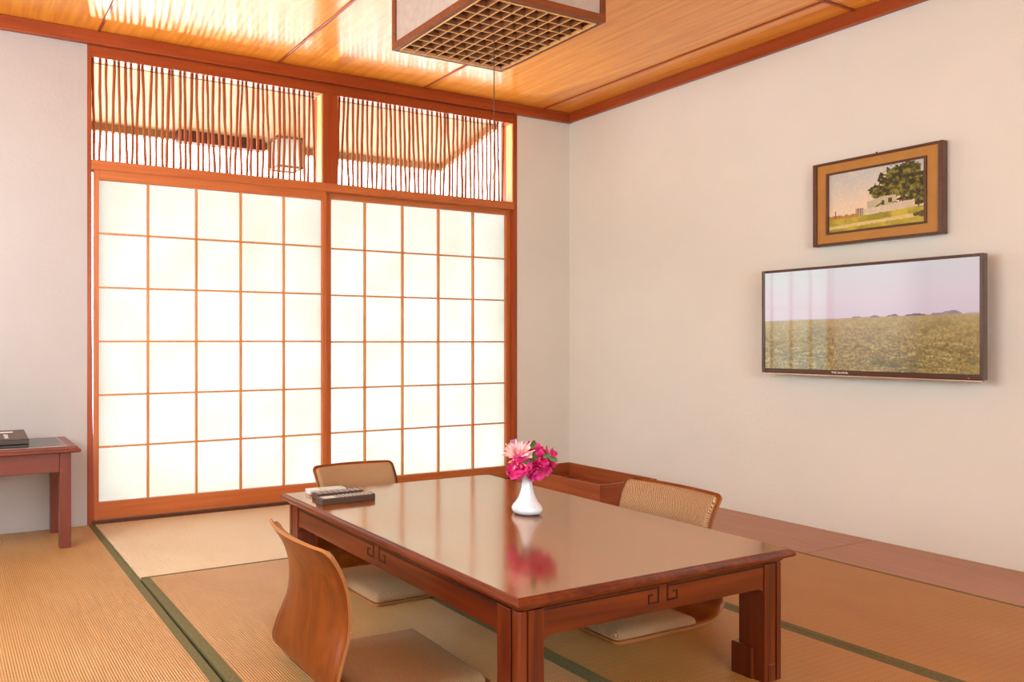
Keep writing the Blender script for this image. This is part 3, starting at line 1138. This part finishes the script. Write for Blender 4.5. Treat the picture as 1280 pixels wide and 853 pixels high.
# ------------------------------------------------------------------ pictures as coloured canvases
def vnoise(h, w, sy, sx, seed):
    g = np.random.default_rng(seed).random((int(sy) + 3, int(sx) + 3))
    y = np.linspace(0, sy, h)
    x = np.linspace(0, sx, w)
    yi, xi = y.astype(int), x.astype(int)
    fy, fx = (y - yi)[:, None], (x - xi)[None, :]
    fy, fx = fy * fy * (3 - 2 * fy), fx * fx * (3 - 2 * fx)
    a, b_, c_, d_ = g[np.ix_(yi, xi)], g[np.ix_(yi, xi + 1)], g[np.ix_(yi + 1, xi)], g[np.ix_(yi + 1, xi + 1)]
    return (a * (1 - fx) + b_ * fx) * (1 - fy) + (c_ * (1 - fx) + d_ * fx) * fy


def fbm(h, w, sy, sx, seed, o=4):
    s, amp, tot = np.zeros((h, w)), 1.0, 0
    for i in range(o):
        s += amp * vnoise(h, w, sy * 2 ** i, sx * 2 ** i, seed + i)
        tot += amp
        amp *= .55
    return s / tot


def s2l(c):
    c = np.asarray(c, float) / 255
    return np.where(c <= .04045, c / 12.92, ((c + .055) / 1.055) ** 2.4)


def canvas(name, img, x, y0, y1, z0, z1, mat_, parent):
    """img rows run bottom to top, columns run from y0 (left as seen) to y1"""
    h, w = img.shape[:2]
    b = MB()
    v = []
    for i in range(h + 1):
        for j in range(w + 1):
            v.append((x, y0 + (y1 - y0) * j / w, z0 + (z1 - z0) * i / h))
    f = [(i * (w + 1) + j, i * (w + 1) + j + 1, (i + 1) * (w + 1) + j + 1, (i + 1) * (w + 1) + j) for i in range(h) for j in range(w)]
    b.add(v, f)
    me = bpy.data.meshes.new(name)
    me.from_pydata(b.v, [], b.f)
    me.materials.append(mat_)
    ca = me.color_attributes.new('picture', 'FLOAT_COLOR', 'CORNER')
    cols = np.ones((h * w, 4, 4))
    cols[:, :, :3] = s2l(img).reshape(-1, 1, 3)
    ca.data.foreach_set('color', cols.ravel())
    o = bpy.data.objects.new(name, me)
    COL.objects.link(o)
    o.parent = parent
    return o


def lerp(a, b, t):
    return np.asarray(a, float) * (1 - t[..., None]) + np.asarray(b, float) * t[..., None]


# television: a wheat field under a pale pink sky
h, w = 150, 280
yy, xx = np.mgrid[0:h, 0:w]
V, U = yy / (h - 1), xx / (w - 1)
hor = .495 + .03 * U
sky = lerp((228, 205, 218), (232, 214, 224), np.clip((V - hor) / .2, 0, 1))
sky = lerp(sky, (222, 226, 228), np.clip((V - .72) / .25, 0, 1) * (.9 - .4 * U))
dep = np.clip((hor - V) / hor, 0, 1)
row = 1 / (.04 + dep)
n_f = np.zeros((h, w))
base_n = fbm(h, w, 60, 26, 5, 3)
fine_n = vnoise(h, w, 75, 140, 9)
mid_n = fbm(h, w, 10, 7, 21, 3)
field = lerp((206, 172, 112), (160, 130, 66), np.clip(dep * 1.6, 0, 1))
field = lerp(field, (96, 88, 38), np.clip((mid_n - .52) * 3.2, 0, 1) * np.clip(dep * 3, 0, 1) * .75)
field = lerp(field, (222, 194, 134), np.clip((base_n - .48) * 3.0, 0, 1) * np.clip(.25 + dep, 0, 1) * .75)
field = field * (1 + (fine_n - .5)[..., None] * .55 * np.clip(.2 + dep * 1.3, 0, 1)[..., None])
img = np.where((V > hor)[..., None], sky, field * .9)
far = hor + .012 + .010 * fbm(h, w, 1, 22, 31, 3)


def blot(img, u0, u1, v1, colr):
    m = (U > u0) & (U < u1) & (V > hor - .004) & (V < hor + .6 * v1 * (1 - ((U - (u0 + u1) / 2) / ((u1 - u0) / 2 + 1e-6)) ** 4))
    img[m] = colr
    return img


for u0, u1, v1, colr in ((.46, .505, .022, (112, 140, 120)), (.545, .59, .02, (120, 118, 128)), (.62, .675, .022, (122, 132, 92)), (.64, .67, .032, (108, 100, 112)), (.70, .79, .022, (112, 98, 112)), (.81, .86, .026, (150, 134, 148)),
                         (.85, .935, .044, (156, 142, 154)), (.88, .92, .055, (146, 130, 144)), (.95, 1.0, .02, (196, 180, 196)), (.0, .44, .008, (200, 182, 190))):
    img = blot(img, u0, u1, v1, np.array(colr))
img = np.clip(img, 0, 255)

tv = thing('wall_mounted_television', 'wide flat television on the wall showing a wheat field', 'television', (-.10, -1.873, 1.0347))
TY0, TY1, TZ0, TZ1 = .457, -.457, -.2605, .2625       # TY0 is the left edge as seen
b = MB()
bz = .013
b.box(-.006, .03, TY1, TY1 + bz, TZ0, TZ1)
b.box(-.006, .03, TY0 - bz, TY0, TZ0, TZ1)
b.box(-.006, .03, TY1 + bz, TY0 - bz, TZ1 - bz, TZ1)
b.box(-.006, .03, TY1 + bz, TY0 - bz, TZ0, TZ0 + .022)
bzl = b.build('bezel', M['bezel'], tv, .002)
MB().box(.002, .036, TY1 + .012, TY0 - .012, TZ0 + .012, TZ1 - .012).build('back_case', M['black_plastic'], tv, .003)
MB().box(.036, .10, -.15, .15, -.12, .12).build('wall_bracket', M['black_plastic'], tv)
MB().box(-.006, .02, TY1 + .004, TY0 - .004, TZ0 - .009, TZ0 - .0005).build('bottom_trim', M['chrome'], tv, .002)
canvas('screen', img, .0008, TY0 - bz, TY1 + bz, TZ0 + .022, TZ1 - bz, M['tv_picture'], tv)
MB().box(-.0068, -.004, TY1 + .045, TY1 + .051, TZ0 + .004, TZ0 + .008).build('power_light', M['red_key'], tv)
cu = bpy.data.curves.new('brand_lettering', 'FONT')
cu.body = 'TICAWA'
cu.size = .014
cu.extrude = .0004
cu.align_x = 'CENTER'
cu.materials.append(M['white_text'])
tmp = bpy.data.objects.new('lettering_outline', cu)
COL.objects.link(tmp)
bpy.context.view_layer.update()
tx = bpy.data.objects.new('brand_lettering', bpy.data.meshes.new_from_object(tmp.evaluated_get(bpy.context.evaluated_depsgraph_get())))
COL.objects.link(tx)
bpy.data.objects.remove(tmp)
tx.parent = tv
tx.rotation_euler = (PI / 2, 0, -PI / 2)
tx.scale = (1.35, 1, 1)
tx.location = (-.0066, .085, TZ0 + .006)

# painting: farmhouse beside a big tree
h, w = 120, 180
yy, xx = np.mgrid[0:h, 0:w]
V, U = yy / (h - 1), xx / (w - 1)
n1 = fbm(h, w, 6, 8, 41)
n2 = fbm(h, w, 22, 30, 52, 3)
n3 = vnoise(h, w, 60, 90, 66)
img = lerp((224, 208, 182), (192, 194, 190), np.clip((V - .4) / .5 + (n1 - .5) * .8, 0, 1))
img = lerp(img, (226, 206, 178), np.clip((n1 - .55) * 3, 0, 1) * .6)
# tree crown
cr = ((U - .78) / .27) ** 2 + ((V - .72) / .30) ** 2 + (n2 - .5) * 1.1 + (n1 - .5) * .6
cr2 = ((U - .56) / .14) ** 2 + ((V - .58) / .13) ** 2 + (n2 - .5) * 1.2
cr3 = ((U - .92) / .14) ** 2 + ((V - .45) / .2) ** 2 + (n2 - .5) * 1.2
crown = (cr < .85) | (cr2 < .8) | (cr3 < .8)
cc = lerp((58, 52, 20), (138, 132, 52), np.clip((n2 - .38) * 3.2, 0, 1))
cc = lerp(cc, (84, 62, 26), np.clip((n3 - .6) * 2, 0, 1) * .6)
img = np.where(crown[..., None], cc, img)
# house and wall
hs = (U > .42) & (U < .72) & (V > .30) & (V < .44 + .06 * np.clip((U - .42) / .16, 0, 1))
img[hs] = (lerp((196, 188, 150), (176, 170, 140), n2))[hs]
dk = ((U > .575) & (U < .60) & (V > .36) & (V < .43)) | ((U > .64) & (U < .68) & (V > .38) & (V < .46)) | (np.abs(V - (.30 + (U - .47) * .9)) < .012) & (U > .50) & (U < .58)
img[dk] = (84, 66, 44)
fence = (U > .68) & (U < .89) & (V > .36) & (V < .40) & (n3 > .45)
img[fence] = (110, 84, 56)
wl = (U > .38) & (U < .90) & (V > .235 + .02 * np.sin(U * 20)) & (V < .33 + .05 * np.clip((U - .4) / .5, 0, 1))
img[wl] = (lerp((214, 204, 180), (190, 178, 150), n2))[wl]
gate = (U > .30) & (U < .38) & (V > .235) & (V < .36) & (np.abs((U * 60) % 1 - .5) > .12)
img[gate] = (92, 80, 60)
bush = (V < .27 + .05 * (n2 - .3)) & (V > .18) & (U < .34)
img[bush] = (lerp((196, 150, 70), (150, 98, 44), n2))[bush]
pole = (np.abs(U - .075) < .006) & (V > .2) & (V < .36)
img[pole] = (120, 90, 60)
gr = V < (.215 + .05 * U + (n2 - .5) * .03)
gg = lerp((196, 178, 70), (142, 134, 40), np.clip((n1 - .35) * 2.2, 0, 1))
img = np.where(gr[..., None], gg, img)
path = np.abs(V - (.075 + .06 * U + (n2 - .5) * .02)) < .028
img = np.where((path & gr)[..., None], lerp((218, 200, 140), (204, 182, 118), n2), img)
sh_ = ((U - .97) / .09) ** 2 + ((V - .14) / .05) ** 2 + (n2 - .5) < .8
img[sh_] = (96, 84, 36)
img = np.clip(img * (1 + (n3 - .5)[..., None] * .06), 0, 255)

pf = thing('framed_painting', 'gold and dark wood framed landscape painting above the television', 'picture', (-.03, -1.899, 1.604))
A0, A1 = .267, .2035
b = MB()


def ring(b, hy, hz, wy, wz, x0, x1):
    b.box(x0, x1, -hy, -hy + wy, -hz, hz)
    b.box(x0, x1, hy - wy, hy, -hz, hz)
    b.box(x0, x1, -hy + wy, hy - wy, hz - wz, hz)
    b.box(x0, x1, -hy + wy, hy - wy, -hz, -hz + wz)


ring(b, A0, A1, .018, .012, -.016, .026)
b.build('frame', M['frame_dark'], pf, .003)
b = MB()
ring(b, A0 - .017, A1 - .011, .046, .046, -.007, .02)
b.build('liner', M['frame_gold'], pf)
b = MB()
ring(b, A0 - .060, A1 - .054, .011, .010, -.014, .015)
b.build('inner_frame', M['frame_dark'], pf, .002)
canvas('canvas', img, -.004, A0 - .068, -(A0 - .068), -(A1 - .061), A1 - .061, M['painting'], pf)
MB().box(-.002, .026, -.25, .25, -.19, .19).build('backing', M['frame_dark'], pf)
b = MB()
b.tube([(.012, 0, A1 - .002), (.012, 0, A1 + .010)], .0035, 8)
b.build('hanging_ring', M['wire'], pf)

# ------------------------------------------------------------------ ceiling lamp
lp = thing('ceiling_lamp', 'square paper and wood ceiling lamp with a lattice underside', 'lamp', (-1.882, -1.433, 2.2))
hw = .305
HL = .306
b = MB()
fw = .024
for sx in (-1, 1):
    for sy in (-1, 1):
        x0, x1 = sorted((sx * hw, sx * (hw - fw)))
        y0, y1 = sorted((sy * hw, sy * (hw - fw)))
        b.box(x0, x1, y0, y1, 0, HL)
for z0 in (0, HL - .03):
    for s in (-1, 1):
        p0, p1 = sorted((s * hw, s * (hw - fw)))
        b.box(-hw + fw, hw - fw, p0, p1, z0, z0 + .03)
        b.box(p0, p1, -hw + fw, hw - fw, z0, z0 + .03)
b.build('frame', M['lamp_wood'], lp, .0015)
for s in (-1, 1):
    p0, p1 = sorted((s * (hw - .010), s * (hw - .012)))
    MB().box(-hw + fw, hw - fw, p0, p1, .03, HL - .03).build('paper_panel', M['lamp_paper'], lp)
    MB().box(p0, p1, -hw + fw, hw - fw, .03, HL - .03).build('paper_panel', M['lamp_paper'], lp)
b = MB()
ring_w = hw - fw
for s in (-1, 1):
    p0, p1 = sorted((s * ring_w, s * (ring_w - .005)))
    b.box(-ring_w, ring_w, p0, p1, -.004, .012)
    b.box(p0, p1, -ring_w + .008, ring_w - .008, -.004, .012)
b.build('inner_rim', M['reveal'], lp, .001)
b = MB()
N = 9
for k in range(1, N):
    p = -ring_w + .008 + 2 * (ring_w - .008) * k / N
    b.box(p - .0014, p + .0014, -ring_w + .008, ring_w - .008, 0, .048)
    b.box(-ring_w + .008, ring_w - .008, p - .0014, p + .0014, 0.001, .049)
lv = b.build('louvre', M['lamp_grid'], lp)
b = MB()
for k in range(1, N):
    p = -ring_w + .008 + 2 * (ring_w - .008) * k / N
    b.box(p - .0013, p + .0013, -ring_w + .008, ring_w - .008, -.003, 0)
    b.box(-ring_w + .008, ring_w - .008, p - .0013, p + .0013, -.0028, .0002)
b.build('louvre_lit_edge', M['reveal'], lv)  # paler strips colour in the light caught along the lower edges
MB().box(-ring_w, ring_w, -ring_w, ring_w, .05, .056).build('diffuser', M['lamp_wood'], lp)
cd = MB().tube([(.0055, .0055, .03), (.0055, .0055, -.56)], .0021, 6).build('pull_cord', M['cord'], lp)
MB().lathe([(.002, -.595), (.006, -.592), (.0075, -.58), (.005, -.565), (.002, -.558)], 12, c=(.0055, .0055)).build('pull_knob', M['knob'], cd, smooth=True)

# ------------------------------------------------------------------ light
W = bpy.data.worlds.new('sky')
S.world = W
W.use_nodes = True
nt = W.node_tree
nt.nodes.clear()
wo = nt.nodes.new('ShaderNodeOutputWorld')
bg = nt.nodes.new('ShaderNodeBackground')
bg.inputs['Color'].default_value = (.975, 1.0, .99, 1)
bg.inputs['Strength'].default_value = 8.0
nt.links.new(bg.outputs[0], wo.inputs['Surface'])


def area(name, loc, target, sx, sy, power, col=(1, 1, 1)):
    ld = bpy.data.lights.new(name, 'AREA')
    ld.shape = 'RECTANGLE'
    ld.size, ld.size_y = sx, sy
    ld.energy = power
    ld.color = col
    o = bpy.data.objects.new(name, ld)
    COL.objects.link(o)
    o.location = loc
    d = Vector(target) - Vector(loc)
    o.rotation_euler = d.to_track_quat('-Z', 'Y').to_euler()
    return o


area('side_fill_light', (XL - .14, (LW[0] + LW[1]) / 2, (LW[2] + LW[3]) / 2), (0, (LW[0] + LW[1]) / 2, (LW[2] + LW[3]) / 2), 1.8, 1.3, 22, (.97, 1, .985))  # added lamp behind the side opening, fills the room with light
# lamp placed low outside to throw twig stripes on to the ceiling
area('low_outside_light', (-1.7, 6.0, -1.9), (-1.8, 0, 2.1), .16, .3, 480, (1, .93, .80))

# ------------------------------------------------------------------ camera
cam = bpy.data.cameras.new('camera')
co = bpy.data.objects.new('camera', cam)
COL.objects.link(co)
co.location = (CX, CY, .9354)
co.rotation_euler = (PI / 2, 0, -yaw)
cam.sensor_fit = 'HORIZONTAL'
cam.sensor_width = 36
cam.lens = 937.43 / 1280 * 36
cam.shift_x = (640 - 366.44) / 1280
cam.clip_start = .02
S.camera = co

S.view_settings.view_transform = 'Standard'
try:
    S.view_settings.look = 'None'
except Exception:
    pass
S.view_settings.gamma = 1
S.view_settings.exposure = 0.1
S.view_settings.use_curve_mapping = False
try:
    S.cycles.use_denoising = True
    S.cycles.denoiser = 'OPENIMAGEDENOISE'
    S.cycles.use_adaptive_sampling = False
    S.cycles.max_bounces = 12
    S.cycles.diffuse_bounces = 6
    S.cycles.glossy_bounces = 4
    S.cycles.sample_clamp_indirect = 8
    S.cycles.caustics_reflective = False
    S.cycles.caustics_refractive = False
except Exception:
    pass
